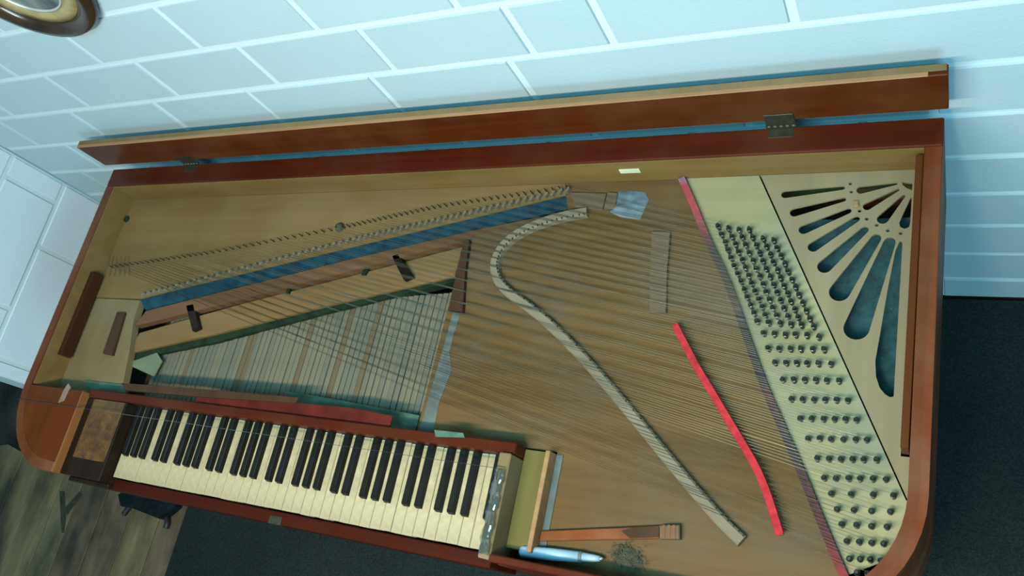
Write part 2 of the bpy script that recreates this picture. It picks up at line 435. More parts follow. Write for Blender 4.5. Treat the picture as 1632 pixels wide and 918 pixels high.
box('left_lining', (XL + 0.0242, XL + 0.028, 0.172, YB - 0.0545, 0.70, ZT - 0.004), M['inner'], pn, 0)
box('bottom_board', (XL + 0.03, XR - 0.03, 0.17, YB - 0.056, Z0, Z0 + 0.02), M['dark_wood'], pn, 0)
# --- legs below
for lx, ly in ((XL + 0.16, 0.08), (XR - 0.16, 0.08), (XL + 0.16, 0.66), (XR - 0.16, 0.66)):
    finish('leg', bm_lathe([(0.026, 0.006), (0.030, 0.03), (0.024, 0.06), (0.032, 0.20), (0.042, 0.40), (0.046, 0.48), (0.038, 0.50), (0.05, 0.52), (0.05, Z0)], 14, (lx, ly, 0)), M['case'], pn, True)
# --- left cheek
cheek = [(-0.142, YF + 0.0235), (-0.142, 0.168), (XL + 0.0235, 0.168), (XL + 0.0235, YF + RL)] + arcLi[1:]
prism('key_cheek', [(a, b_) for a, b_ in cheek], Z0 + 0.02, ZT - 0.0005, M['cheek'], pn, 0.001)
box('cheek_edge', (-0.1418, -0.1385, YF, 0.168, 0.80, ZT), M['cheek_edge'], pn, 0.0005)
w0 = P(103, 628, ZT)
finish('wear_mark', bm_prism([(w0.x - 0.010, w0.y - 0.022), (w0.x + 0.007, w0.y - 0.016), (w0.x + 0.010, w0.y + 0.018), (w0.x - 0.002, w0.y + 0.026), (w0.x - 0.009, w0.y + 0.008)], ZT - 0.002, ZT + 0.0003), M['pale_spot'], pn)  # pale lamp reflection painted on the cheek as a flat mark
# --- key block left of the keys
KZ = 0.815; KW = 0.0232
kb = box('key_block', (-0.1382, -0.004, -0.016, 0.158, 0.78, 0.842), M['black_wood'], pn, 0.0015)
bp = PP([(146, 645), (194, 653), (166, 738), (117, 727)], 0.843)
x0 = (bp[0].x + bp[3].x) / 2; x1 = (bp[1].x + bp[2].x) / 2; y0 = (bp[2].y + bp[3].y) / 2
box('burl_panel', (x0, x1, y0, 0.157, 0.8415, 0.8432), M['burl'], kb, 0.0003)
# --- keys
def white_mesh(kind):
    bm = bm_box(0.0004, KW - 0.0004, 0.0, 0.158, KZ - 0.019, KZ, 0.0009)
    for fc in bm.faces:
        if fc.normal.z < 0.5: fc.material_index = 2
    bmesh.ops.bisect_plane(bm, geom=list(bm.verts) + list(bm.edges) + list(bm.faces), plane_co=(0, 0.046, 0), plane_no=(0, 1, 0))
    for fc in bm.faces:
        if fc.normal.z > 0.5: fc.material_index = 0 if fc.calc_center_median().y < 0.046 else 1
        elif fc.normal.y < -0.5: fc.material_index = 0
    bm.normal_update()
    me = bpy.data.meshes.new('white_key')
    bm.transform(Matrix.Translation((0, 0, -KZ))); bm.to_mesh(me); bm.free()
    for q in ('head%d' % kind, 'tail%d' % kind, 'key_side'): me.materials.append(M[q])
    return me
WM = [white_mesh(i) for i in range(5)]
def child(name, me, parent, loc, rot=None, scale=None):
    o = bpy.data.objects.new(name, me); COL.objects.link(o); o.parent = parent
    o.location = Vector(loc) - parent_origin(parent)
    if rot: o.rotation_euler = rot
    if scale: o.scale = scale
    return o
random.seed(3)
for i in range(40):
    if i in (11, 12, 16): k = 4
    elif i < 9: k = random.choice((0, 0, 1))
    elif i < 18: k = random.choice((0, 1, 1, 2))
    elif i < 27: k = random.choice((1, 2, 2))
    else: k = random.choice((2, 3, 3))
    child('white_key', WM[k], pn, (i * KW, random.uniform(-0.0006, 0.0006), KZ + random.uniform(-0.0006, 0.0004)))
def black_mesh():
    b = bmesh.new()
    h = 0.0115
    sec = [(0.0, 0.0066, 0.0), (0.0025, 0.0062, 0.0085), (0.006, 0.0058, h), (0.111, 0.0058, h), (0.111, 0.0066, 0.0)]
    rows = []
    for y, hw, z in sec: rows.append((b.verts.new((-hw, y, z)), b.verts.new((hw, y, z))))
    base = [b.verts.new((-0.0060, 0.006, 0)), b.verts.new((0.0060, 0.006, 0))]
    for a, c in zip(rows, rows[1:]): b.faces.new((a[0], a[1], c[1], c[0]))
    b.faces.new((rows[0][0], rows[1][0], rows[2][0], rows[3][0], rows[4][0])); b.faces.new((rows[4][1], rows[3][1], rows[2][1], rows[1][1], rows[0][1]))
    b.faces.new((rows[0][0], rows[4][0], rows[4][1], rows[0][1]))
    for v_ in base: b.verts.remove(v_)
    bmesh.ops.recalc_face_normals(b, faces=b.faces)
    bmesh.ops.bevel(b, geom=[e for e in b.edges if abs((e.verts[0].co - e.verts[1].co).y) > 0.05 and e.verts[0].co.z > 0.01], offset=0.001, segments=1, affect='EDGES')
    me = bpy.data.meshes.new('black_key'); b.to_mesh(me); b.free(); me.materials.append(M['ebony'])
    return me
BM = black_mesh()
# white keys run F G A B C D E ...
offs = {0: -0.0034, 1: 0.0, 2: 0.0034, 4: -0.0018, 5: 0.0018}
for i in range(39):
    s = i % 7
    if s in offs: child('black_key', BM, pn, ((i + 1) * KW + offs[s], 0.047, KZ))
child('black_key', BM, pn, (40 * KW + 0.0015, 0.047, KZ))
# --- wood around the keys
box('key_slip', (-0.004, 0.944, -0.026, -0.003, 0.70, 0.803), M['slip'], pn, 0.002)
box('lock_plate', (0.455, 0.485, -0.0275, -0.012, 0.795, 0.8042), M['brass'], pn, 0.0006)
box('front_base', (-0.142, 0.968, -0.017, 0.158, Z0, 0.775), M['case'], pn, 0.001)
box('block_front', (-0.1382, -0.004, -0.026, -0.0165, 0.70, 0.815), M['black_wood'], pn, 0.001)
box('name_rail', (-0.137, 0.968, 0.159, 0.178, 0.775, 0.845), M['case'], pn, 0.002)
# right end of the keyboard
box('cheek_rail', (0.9435, 0.966, -0.014, 0.158, 0.776, 0.852), M['dusty'], pn, 0.002)
box('bare_block', (0.967, 1.012, 0.012, 0.176, 0.72, 0.806), M['olive'], pn, 0.001)
box('pale_batten', (1.0125, 1.021, 0.010, 0.176, 0.72, 0.822), M['edge_pale'], pn, 0.001)
ZS = 0.794
# --- interior boards
box('dusty_strip', (1.0216, 1.034, 0.010, 0.176, ZS + 0.0002, ZS + 0.0022), M['grey_dust'], pn, 0.0005)
sl = PP([(742, 380), (663, 692)], ZS)            # left edge of the soundboard
nutA, nutB = P(1086, 284, 0.80), P(1350, 930, 0.80)
def on(a, b_, y): t = (y - a.y) / (b_.y - a.y); return a.x + (b_.x - a.x) * t
tri = PP([(1213, 279), (1448, 795)], ZS)
YI = YB - 0.055
# soundboard goes from its left edge to the nut
prism('soundboard', [(on(*sl, 0.18), 0.18), (1.0215, 0.18), (1.0215, -0.0045), (on(nutA, nutB, 0.009), 0.0085), (on(nutA, nutB, YI), YI), (0.93, YI), (P(905, 335, ZS).x, P(905, 335, ZS).y), (sl[0].x, sl[0].y)],
      ZS - 0.008, ZS, M['sound'], pn)
inR = [(a, b_) for a, b_ in arc(XR - RL, YF + RL, RL - 0.0265, 0, -90, 12)]
tb = on(*tri, 0.17)
prism('pin_block', [(on(nutA, nutB, YI) + 0.0003, YI), (on(nutA, nutB, 0.009) + 0.0003, 0.009), (1.40, 0.009)] + [q for q in inR[::-1] if q[1] < tri[1].y - 0.004 and q[0] > 1.402] + [(tri[1].x - 0.003, tri[1].y - 0.003), (tri[0].x - 0.003, YI)],
      ZS - 0.03, ZS + 0.003, M['wrest'], pn)
prism('hitch_plank', [(XL + 0.029, 0.42)] + [tuple(P(u, v, ZS)[:2]) for u, v in ((222, 476), (905, 310))] + [(0.9295, YI), (XL + 0.029, YI)], ZS - 0.02, ZS, M['hitch'], pn)
prism('left_board', [(XL + 0.029, 0.172), (-0.10, 0.180), tuple(P(205, 560, ZS)[:2]), tuple(P(212, 508, ZS)[:2]), tuple(P(222, 478, ZS)[:2]), (XL + 0.029, 0.418)], ZS - 0.02, ZS - 0.002, M['dusty'], pn)
finish('slot_bar', bm_prism([tuple(q[:2]) for q in PP([(186, 497), (198, 498), (178, 566), (163, 563)], 0.80)], ZS - 0.002, ZS + 0.006, 0.001), M['dark_wood'], pn)
q0 = P(203, 350, ZS)
finish('plug', bm_lathe([(0.007, 0.0), (0.0085, 0.001), (0.0085, 0.005), (0.006, 0.007)], 12, (q0.x, q0.y, ZS)), M['green_felt'], pn)
q0 = P(540, 362, 0.80)
finish('cloth_wad', bm_lathe([(0.008, 0.0), (0.011, 0.003), (0.009, 0.009), (0.004, 0.012)], 9, (q0.x, q0.y, ZS)), M['fluff'], pn)
# blue cloth, hammer rail, plank
def pxprism(name, px, zt, th, mat, bv=0.0, parent=pn): return finish(name, bm_prism([tuple(q[:2]) for q in PP(px, zt)], zt - th, zt, bv), mat, parent)
pxprism('blue_cloth', [(224, 478), (232, 494), (560, 412), (917, 330), (908, 311), (560, 388)], ZS - 0.003, 0.004, M['blue_cloth'])
pxprism('hammer_rail', [(232, 495), (214, 519), (420, 468), (740, 384), (830, 362), (915, 334), (760, 366), (560, 413)], ZS - 0.004, 0.02, M['rail'], 0.002)
pk = pxprism('damper_plank', [(222, 530), (204, 563), (340, 533), (520, 487), (724, 440), (738, 392), (560, 440), (380, 486)], 0.778, 0.02, M['plank'], 0.002)
pxprism('felt_edging', [(205, 565), (210, 573), (345, 545), (525, 497), (723, 449), (724, 441), (520, 489), (340, 535)], 0.770, 0.02, M['green_felt'])
for a in ([(296, 487), (308, 484), (317, 522), (306, 527)], [(624, 408), (634, 404), (657, 440), (643, 446)]):
    pxprism('damper_post', a, 0.790, 0.012, M['black_wood'], 0.001)
for a in ([(463, 442), (468, 440), (460, 468), (455, 468)], [(582, 424), (590, 423), (582, 438), (575, 438)]):
    pxprism('felt_tab', a, 0.783, 0.005, M['green_felt'])
pxprism('dark_brace', [(739, 382), (748, 382), (741, 432), (737, 496), (714, 495), (726, 440)], ZS + 0.010, 0.010, M['dark_wood'], 0.001)
pxprism('edge_strip', [(722, 497), (735, 497), (724, 530), (716, 560), (720, 590), (700, 640), (690, 692), (666, 692), (690, 610), (705, 560)], ZS + 0.0008, 0.0012, M['grey_dust'])  # pale streak reflected in the acrylic, painted as a thin strip
pxprism('pale_green_patch', [(207, 577), (250, 562), (258, 575), (245, 600), (212, 585)], 0.776, 0.003, M['pale_green'])
# key levers behind the rail
box('lever_bed', (-0.10, on(*sl, 0.3) - 0.0, 0.18, 0.44, 0.70, 0.742), M['dark_wood'], pn, 0)
lm = []
for q in 'abc':
    bm = bm_box(-0.0060, 0.0060, 0.0, 1.0, -0.016, 0.0, 0)
    me = bpy.data.meshes.new('key_lever'); bm.to_mesh(me); bm.free(); me.materials.append(M['lever_' + q]); lm.append(me)
random.seed(11)
edge_lean = -math.atan2(sl[0].x - sl[1].x, sl[0].y - sl[1].y)
xr = on(*sl, 0.18) - 0.007
for i in range(60):
    xx = -0.055 + i * 0.0139
    if xx > xr: break
    t = max(0.0, xx / xr)
    ln = 0.22 + 0.08 * t
    child('key_lever', lm[random.choice((0, 0, 0, 1, 1, 2))], pn, (xx, 0.1795, 0.760 + random.uniform(-0.0012, 0.0012)), (0, 0, edge_lean * t), (1, ln, 1))
# cloths and laths along the front
pxprism('teal_cloth_strip', [(450, 622), (560, 641), (668, 662), (662, 690), (600, 678), (470, 646)], 0.782, 0.004, M['teal_cloth'])
pxprism('red_cloth_strip', [(312, 630), (400, 638), (470, 642), (560, 650), (626, 663), (620, 684), (520, 668), (400, 654), (316, 644)], 0.836, 0.003, M['red_cloth'])
pxprism('dark_lath', [(192, 610), (300, 618), (475, 633), (470, 642), (312, 632), (200, 622)], 0.842, 0.008, M['dark_wood'], 0.001)
pxprism('teal_patch', [(135, 606), (195, 613), (200, 626), (140, 622)], 0.797, 0.003, M['teal_cloth'])
pxprism('teal_scrap', [(692, 685), (738, 690), (740, 697), (694, 696)], 0.849, 0.003, M['teal_cloth'])
# battens along the sides
box('side_batten', (1.5505, 1.5612, 0.236, 0.695, 0.81, 0.853), M['brown_wood'], pn, 0.001)
lb = PP([(165, 420), (72, 565)], 0.825)
box('side_batten', (XL + 0.0285, XL + 0.043, 0.255, 0.475, 0.80, 0.83), M['batten_dark'], pn, 0.001)
ls = PP([(985, 272), (1024, 271)], 0.83)
box('ivory_label', (1.057, 1.096, YI - 0.0016, YI + 0.0009, 0.826, 0.838), M['ivory_label'], pn, 0.0003)
# brace bar, block and blue reflection patch at the back
pxprism('support_bar', [(1038, 368), (1068, 369), (1063, 430), (1061, 498), (1034, 498), (1036, 430)], ZS + 0.008, 0.008, M['inner_dark'], 0.0015)
pxprism('back_block', [(908, 306), (966, 308), (960, 334), (918, 330)], ZS + 0.006, 0.006, M['inner_dark'], 0.001)
pxprism('back_block', [(968, 306), (984, 307), (980, 332), (961, 334)], ZS + 0.006, 0.006, M['inner_dark'], 0.001)
# --- bridge
bpx = [(935, 336), (900, 342), (868, 351), (838, 363), (812, 379), (794, 400), (787, 422), (793, 446), (812, 467), (845, 491), (880, 521), (920, 561), (965, 611), (1010, 665), (1060, 726), (1110, 786), (1150, 831), (1182, 862)]
bpath = smooth_path(PP(bpx, ZS + 0.011), 4)
bpath = [Vector((v_.x, v_.y, ZS)) for v_ in bpath]
br = finish('bridge', bm_sweep(bpath, [(-0.010, 0), (0.010, 0), (0.009, 0.010), (0.006, 0.013), (-0.006, 0.013), (-0.009, 0.010)]), M['bridge'], pn)
bm = bmesh.new()
acc = 0
for a, c in zip(bpath, bpath[1:]):
    t = (c - a); L = t.length; t.normalize(); sd = Vector((t.y, -t.x, 0)); acc += L
    if acc > 0.0065:
        acc = 0
        m_ = (a + c) / 2 - sd * 0.0075
        bm_box(m_.x - 0.0008, m_.x + 0.0008, m_.y - 0.0008, m_.y + 0.0008, ZS + 0.009, ZS + 0.0155, 0, 1, bm)
o = finish('bridge_pins', bm, M['pin'], br); o['kind'] = 'stuff'
# --- nut listing (red, worn dark) in front of the pins
npath = smooth_path([P(u, v, ZS + 0.010) for u, v in ((1086, 284), (1105, 327), (1128, 383), (1160, 452), (1198, 560), (1222, 625), (1250, 690), (1282, 765), (1312, 840), (1350, 930))], 3)
npath = [v_ for v_ in npath if v_.y > 0.012]
finish('nut_listing', bm_sweep([Vector((v_.x, v_.y, ZS + 0.003)) for v_ in npath[::-1]], [(-0.0065, 0), (0.0065, 0), (0.006, 0.009), (-0.006, 0.009)]), M['nut'], pn)
# --- fretwork with real openings
def poly_with_holes(name, outer, holes, z, th, mat, parent):
    cu = bpy.data.curves.new(name, 'CURVE'); cu.dimensions = '2D'; cu.fill_mode = 'BOTH'; cu.extrude = th / 2
    for ring in [outer] + holes:
        sp = cu.splines.new('POLY'); sp.points.add(len(ring) - 1); sp.use_cyclic_u = True
        for p_, q in zip(sp.points, ring): p_.co = (q[0], q[1], 0, 1)
    tmp = bpy.data.objects.new(name, cu); COL.objects.link(tmp)
    me = bpy.data.meshes.new_from_object(tmp.evaluated_get(bpy.context.evaluated_depsgraph_get()))
    bpy.data.objects.remove(tmp); bpy.data.curves.remove(cu)
    bm = bmesh.new(); bm.from_mesh(me); bpy.data.meshes.remove(me)
    bm.transform(Matrix.Translation((0, 0, z)))
    return finish(name, bm, mat, parent)
def teardrop(a, ra, b_, rb, n=8):
    dx, dy = b_[0] - a[0], b_[1] - a[1]; L = math.hypot(dx, dy); an = math.degrees(math.atan2(dy, dx))
    k = math.degrees(math.acos(max(-1, min(1, (ra - rb) / L))))
    return arc(a[0], a[1], ra, an + k, an + 360 - k, n + 4) + arc(b_[0], b_[1], rb, an - k, an + k, n // 2)
ZFm = ZS + 0.004
def z6(x_, y_): return (1200 + x_ / 4.589, 240 + y_ / 4.589)
def z8(x_, y_): return (1100 + x_ / 2.415, 180 + y_ / 2.415)
PX = 1.02 * 0.00098   # metres per photo pixel near here
drops = [(z6(238, 320), 4.9, z6(655, 272), 2.3), (z6(305, 452), 5.4, z6(663, 357), 2.4), (z6(372, 577), 5.7, z6(698, 440), 3.0), (z6(442, 703), 6.2, z6(757, 500), 3.2),
         (z6(525, 846), 8.0, z6(818, 578), 3.6), (z8(575, 688), 11.0, z8(716, 482), 4.6), (z8(640, 828), 13.0, z8(768, 497), 5.2),
         (z6(790, 288), 4.8, z6(1048, 241), 1.4), (z6(836, 408), 4.6, z6(1062, 286), 1.4), (z6(950, 500), 6.0, z6(1103, 332), 1.5)]
holes = []
for a, ra, b_, rb in drops:
    A, B = P(*a, ZFm), P(*b_, ZFm)
    holes.append(teardrop((A.x, A.y), ra * PX * 1.45, (B.x, B.y), rb * PX * 1.7))
XF = 1.5485
def clampx(ring): return [(min(q[0], XF - 0.004), q[1]) for q in ring]
big = PP([(1439, 386), (1434, 384), (1427, 400), (1415, 460), (1403, 530), (1395, 575), (1396, 600), (1402, 618), (1410, 628), (1418, 633), (1426, 632)], ZFm)
big = [(q.x, q.y) for q in big]; xm = P(1436, 520, ZFm).x
holes.append([(min(xx, 1.535), yy) for xx, yy in big] )
dslot = PP([z6(1162, 345), z6(1153, 345), z6(1095, 470), z6(1070, 530), z6(1078, 560), z6(1110, 572), z6(1140, 560), z6(1150, 530)], ZFm)
holes.append(clampx([(q.x, q.y) for q in dslot]))
hub = PP([z6(1183, 236), z6(1090, 232), z6(1096, 252), z6(1120, 272), z6(1150, 285), z6(1183, 289)], ZFm)
holes.append(clampx([(q.x, q.y) for q in hub]))
for q in (z6(712, 242), z6(720, 302), z6(780, 441), z6(832, 500), z6(905, 545), z6(986, 585), z6(1080, 606), z6(747, 385)):
    A = P(*q, ZFm); holes.append(arc(A.x, A.y, 0.0028, 0, 330, 9))
fr = poly_with_holes('fretwork_panel', [(tri[0].x, YI), (tri[1].x - 0.002, tri[1].y), (1.5612, tri[1].y + 0.002), (1.5612, 0.2355), (XF, 0.2355), (XF, YI)], holes, ZFm - 0.002, 0.004, M['fret'], pn)
zc = 0.752
yt = P(1370, 347, zc).y
prism('teal_lining', [(1.27, 0.25), (1.555, 0.25), (1.555, yt), (1.44, yt - 0.004), (1.27, yt + 0.004)], zc - 0.004, zc, M['teal_bottom'], pn)
box('fretwork_well', (1.25, 1.558, 0.24, YI - 0.001, zc - 0.09, zc - 0.08), M['black_wood'], pn, 0)
pxprism('brass_stud', [z6(728, 365), z6(770, 362), z6(775, 405), z6(735, 412)], ZFm + 0.004, 0.004, M['edge_pale'], 0.001, fr)
# --- tuning pins and strings
pins = []
def lin(a, b_, n): return [(a[0] + (b_[0] - a[0]) * i / (n - 1), a[1] + (b_[1] - a[1]) * i / (n - 1)) for i in range(n)]
def zz(x_, y_): return (1130 + x_ / 4.175, 340 + y_ / 4.175)
NU = 13
cols = [lin(zz(60, 85), zz(320, 715), NU), lin(zz(130, 100), zz(395, 725), NU), lin(zz(200, 105), zz(470, 730), NU), lin(zz(265, 105), zz(545, 735), NU),
        lin(zz(360, 165), zz(615, 740), NU - 1), lin(zz(430, 175), zz(695, 750), NU - 1)]
for k in range(NU):
    for ci, c in enumerate(cols):
        kk = k if ci < 4 else k - 1
        if kk >= 0: pins.append(c[kk])
pins += [zz(*q) for q in ((360, 795), (430, 800), (505, 805), (575, 805), (650, 810), (728, 820))]
def zr(x_, y_): return (1100 + x_ / 2.415, 538 + y_ / 2.415)
for yy, xs in ((40, (300, 342, 385, 425, 470, 515)), (95, (325, 368, 410, 450, 493, 540)), (160, (355, 398, 440, 483, 525, 572)), (235, (388, 432, 475, 518, 562, 605)),
               (310, (422, 465, 512, 553, 597, 640)), (387, (453, 497, 542, 588, 635, 678)), (465, (487, 533, 580, 625, 668, 718)), (540, (515, 560, 610, 652, 703, 752)),
               (600, (543, 620, 703, 782)), (660, (563, 628, 697, 770)), (720, (582, 640, 698, 757)), (785, (602, 650, 698, 745)), (850, (612, 652, 693, 733)), (905, (643, 682))):
    for i, xx in enumerate(xs): pins.append(zr(xx, yy + i * (3 if yy > 590 else 1)))
ZP = ZS + 0.003
bm = bm_lathe([(0.0034, 0.0), (0.0034, 0.009), (0.0045, 0.0095), (0.0045, 0.0125), (0.0035, 0.013), (0.0034, 0.019), (0.0026, 0.020)], 8)
for v_ in bm.verts:
    if v_.co.z > 0.015: v_.co.x *= 0.75
bmesh.ops.recalc_face_normals(bm, faces=bm.faces)
pin_me = bpy.data.meshes.new('tuning_pin'); bm.to_mesh(pin_me); bm.free(); pin_me.materials.append(M['pin'])
bm = bmesh.new()
ra_ = [bm.verts.new((0, a, b_)) for a, b_ in circ(1, 5)]; rb_ = [bm.verts.new((1, a, b_)) for a, b_ in circ(1, 5)]
for i in range(5): bm.faces.new((ra_[i], ra_[(i + 1) % 5], rb_[(i + 1) % 5], rb_[i]))
bmesh.ops.recalc_face_normals(bm, faces=bm.faces)
smesh = {}
for nm in ('string', 'wound'):
    me = bpy.data.meshes.new('string'); bm.to_mesh(me); me.materials.append(M[nm]); smesh[nm] = me
    for p_ in me.polygons: p_.use_smooth = True
bm.free()
def wire(a, b_, rad, kind, parent=pn, name='string'):
    a, b_ = Vector(a), Vector(b_); t = b_ - a
    o = bpy.data.objects.new(name, smesh[kind]); COL.objects.link(o); o.parent = parent
    o.location = a - parent_origin(parent); o.rotation_mode = 'QUATERNION'
    o.rotation_quaternion = Vector((1, 0, 0)).rotation_difference(t.normalized())
    o.scale = (t.length, rad, rad)
    return o
HB = [P(u, v, ZS + 0.01) for u, v in ((903, 297), (700, 327), (540, 362), (330, 402), (172, 425))]
def hitch(t):
    s = t * (len(HB) - 1); i = min(int(s), len(HB) - 2); q = s - i
    return HB[i].lerp(HB[i + 1], q)
random.seed(5)
N = len(pins)
bm = bm_lathe([(0.0012, -0.012), (0.0012, 0.004), (0.0008, 0.005)], 6)
bmesh.ops.recalc_face_normals(bm, faces=bm.faces)
hp_me = bpy.data.meshes.new('hitch_pin'); bm.to_mesh(hp_me); bm.free(); hp_me.materials.append(M['pin'])
for i, (u, v) in enumerate(pins):
    q = P(u, v, ZP + 0.013)
    o = child('tuning_pin', pin_me, pn, (q.x, q.y, ZP), (random.uniform(-0.05, 0.05), random.uniform(-0.03, 0.06), random.uniform(0, 3.1)))
    t = i / (N - 1)
    h = hitch((i // 2 * 2) / (N - 1))                       # two strings share a hitch pin
    if i % 2 == 0: child('hitch_pin', hp_me, pn, (h.x, h.y, h.z))
    a = Vector((q.x - 0.001, q.y + 0.0026, ZP + 0.0125)); b_ = Vector((h.x, h.y, ZS + 0.0125))
    # strings rest on the bridge and nut
    wire(a, b_, 0.00015 + 0.00016 * t, 'wound' if t > 0.86 else 'string')
# pale guide blocks above the blue cloth
bm = bm_box(-0.0020, 0.0020, -0.006, 0.006, 0, 0.010, 0.0006)
g_me = bpy.data.meshes.new('guide_block'); bm.to_mesh(g_me); bm.free(); g_me.materials.append(M['bridge'])
ga, gb = P(228, 470, ZS + 0.006), P(905, 303, ZS + 0.006)
gm_ = P(560, 383, ZS + 0.006)
for i in range(68):
    t = i / 67
    q = ga.lerp(gm_, t * 2) if t < 0.5 else gm_.lerp(gb, t * 2 - 1)
    child('guide_block', g_me, pn, (q.x, q.y, ZS), (0, 0, -0.35))
# short wire ends at far left
for i in range(7):
    a = P(168 + i * 6, 408 + (i % 2) * 2, ZS + 0.005); b_ = P(158 + i * 8, 440, ZS + 0.004)
    wire(a, b_, 0.0007, 'string')
# --- lid flap standing at the back, hinges
YLd = 0.757
lid = finish('lid_flap', bm_box(XL - 0.012, XR + 0.006, YLd, YLd + 0.019, 0.877, 0.966, 0.0015), M['lid'], pn)
box('lid_edge', (XL - 0.010, XR - 0.02, YLd - 0.0008, YLd + 0.0072, 0.9655, 0.9672), M['edge_pale'], lid, 0.0006)
box('lid_top_strip', (XL - 0.010, XR + 0.004, YLd + 0.0075, YLd + 0.0190, 0.9655, 0.9670), M['dusty'], lid, 0.0004)
for hx in (-0.062, 1.345):
    hg = box('hinge', (hx - 0.024, hx + 0.024, YLd - 0.0022, YLd - 0.0002, 0.866, 0.897), M['brass'], lid, 0.0005)
    for k in range(5):
        bm = bm_sweep([Vector((hx - 0.0245 + k * 0.01, YLd - 0.002, 0.8635)), Vector((hx - 0.0155 + k * 0.01, YLd - 0.002, 0.8635))], circ(0.0035, 10))
        finish('hinge_knuckle', bm, M['brass'], lid, True)
    box('hinge_leaf', (hx - 0.020, hx + 0.020, YLd - 0.022, YLd - 0.004, ZT - 0.001, ZT + 0.0006), M['brass'], lid, 0.0003)

# ================================================================== LOOSE THINGS ON THE PIANO
cz0, cz1 = ZT + 0.0012, ZT + 0.0052
ac = thing('acrylic_cover', 'clear acrylic sheet lying over the open piano, notched around the keyboard', 'cover', (0.6, 0.40, cz0))
gcut = P(300, 675, cz1).y
poly = [(XL + 0.004, gcut), (0.962, gcut), (0.962, 0.002), (1.40, 0.002)] + arc(XR - RL, YF + RL, RL - 0.012, -85, 0, 10) + [(XR - 0.012, YB - 0.026), (XL + 0.004, YB - 0.026)]
finish('sheet', bm_prism(poly, cz0, cz1), M['acrylic'], ac)
bm = bm_box(XL + 0.004, 0.962, gcut - 0.0006, gcut + 0.0002, cz0, cz1)
finish('cut_edge', bm, M['acrylic_edge'], ac)
# wavy lip hanging beside the last key
lp = bmesh.new()
n = 26; rows_ = []
for i in range(n):
    yy = -0.008 + i * (gcut + 0.008) / (n - 1)
    wv = 0.0016 * math.sin(i * 0.9) + 0.0012 * math.sin(i * 2.3 + 1)
    rows_.append([lp.verts.new((0.9435 + wv, yy, 0.8535)), lp.verts.new((0.953, yy, 0.8565 + wv * 0.8)), lp.verts.new((0.962 + wv * 0.6, yy, cz1)), lp.verts.new((0.9645 + wv, yy, 0.8545))])
for a, c in zip(rows_, rows_[1:]):
    for j in range(3): lp.faces.new((a[j], a[j + 1], c[j + 1], c[j]))
finish('lip', lp, M['acrylic_edge'], ac, True)

fpx = [(1076, 518), (1085, 536), (1096, 557), (1110, 584), (1134, 624), (1160, 668), (1184, 708), (1205, 745), (1222, 785), (1235, 825), (1243, 853)]
fpath = smooth_path([P(u, v, 0.811) for u, v in fpx], 3)
o = finish('felt_strip', bm_sweep([v_ + Vector((0, 0, 0.001 * math.sin(i))) for i, v_ in enumerate(fpath)], [(-0.0062, 0), (0.0062, 0), (0.0055, 0.0035), (-0.0055, 0.0035)]), M['red_felt'], None)
tag(o, 'long narrow strip of bright red felt lying loose across the strings', 'felt')

st = thing('wooden_stick', 'reddish brown wooden stick with a dark bound end lying near the front rim', 'stick', P(845, 852, ZS))
def stickpoly(px, z): return [tuple(q[:2]) for q in PP(px, z)]
finish('shaft', bm_prism(stickpoly([(862, 846), (1050, 838), (1050, 858), (859, 862)], ZS + 0.011), ZS + 0.0026, ZS + 0.011, 0.0015), M['stick'], st)
finish('grip', bm_prism(stickpoly([(1050.5, 837), (1083, 836), (1083, 859), (1050.5, 859)], ZS + 0.0125), ZS + 0.0026, ZS + 0.0125, 0.0015), M['inner_dark'], st)
finish('dark_inlay', bm_prism(stickpoly([(990, 846), (1008, 841), (1050, 840), (1050, 856), (1004, 858)], ZS + 0.0115), ZS + 0.0111, ZS + 0.0118), M['dark_wood'], st)
for k in range(3): finish('binding', bm_prism(stickpoly([(1056 + k * 8, 836.5), (1060 + k * 8, 836.5), (1060 + k * 8, 859), (1056 + k * 8, 859)], ZS + 0.0132), ZS + 0.0126, ZS + 0.0134), M['stick'], st)

pe = thing('pen', 'pale blue plastic pen with bright metal tip beside the front rim', 'pen', P(833, 880, ZS))
pz = ZS + 0.0105
A, B = P(829, 879, pz), P(962, 891, pz)
t = (B - A)
def along(f0, f1, prof, name, mat, n=14):
    bm = bmesh.new(); rings = []
    dirv = t.normalized(); sd = dirv.cross(Vector((0, 0, 1))).normalized(); uu = Vector((0, 0, 1))
    for k, (ff, rad) in enumerate(prof):
        c = A + t * ff
        rings.append([bm.verts.new(c + sd * a + uu * b_) for a, b_ in circ(rad, n)])
    for k in range(len(rings) - 1):
        for i in range(n): bm.faces.new((rings[k][i], rings[k][(i + 1) % n], rings[k + 1][(i + 1) % n], rings[k + 1][i]))
    bm.faces.new(rings[0][::-1]); bm.faces.new(rings[-1])
    return finish(name, bm, mat, pe, True)
along(0, 1, [(0.0, 0.004), (0.012, 0.0085), (0.04, 0.0100), (0.40, 0.0100), (0.72, 0.0084)], 'barrel', M['pen'])
along(0, 1, [(0.7205, 0.0084), (0.73, 0.0092), (0.75, 0.0092), (0.76, 0.0078)], 'collar', M['grey_cloth'])
along(0, 1, [(0.7605, 0.0076), (0.90, 0.0056), (0.96, 0.0042)], 'nose', M['pen'])
along(0, 1, [(0.9605, 0.0034), (0.975, 0.0034), (1.0, 0.0015)], 'tip', M['pen_tip'])

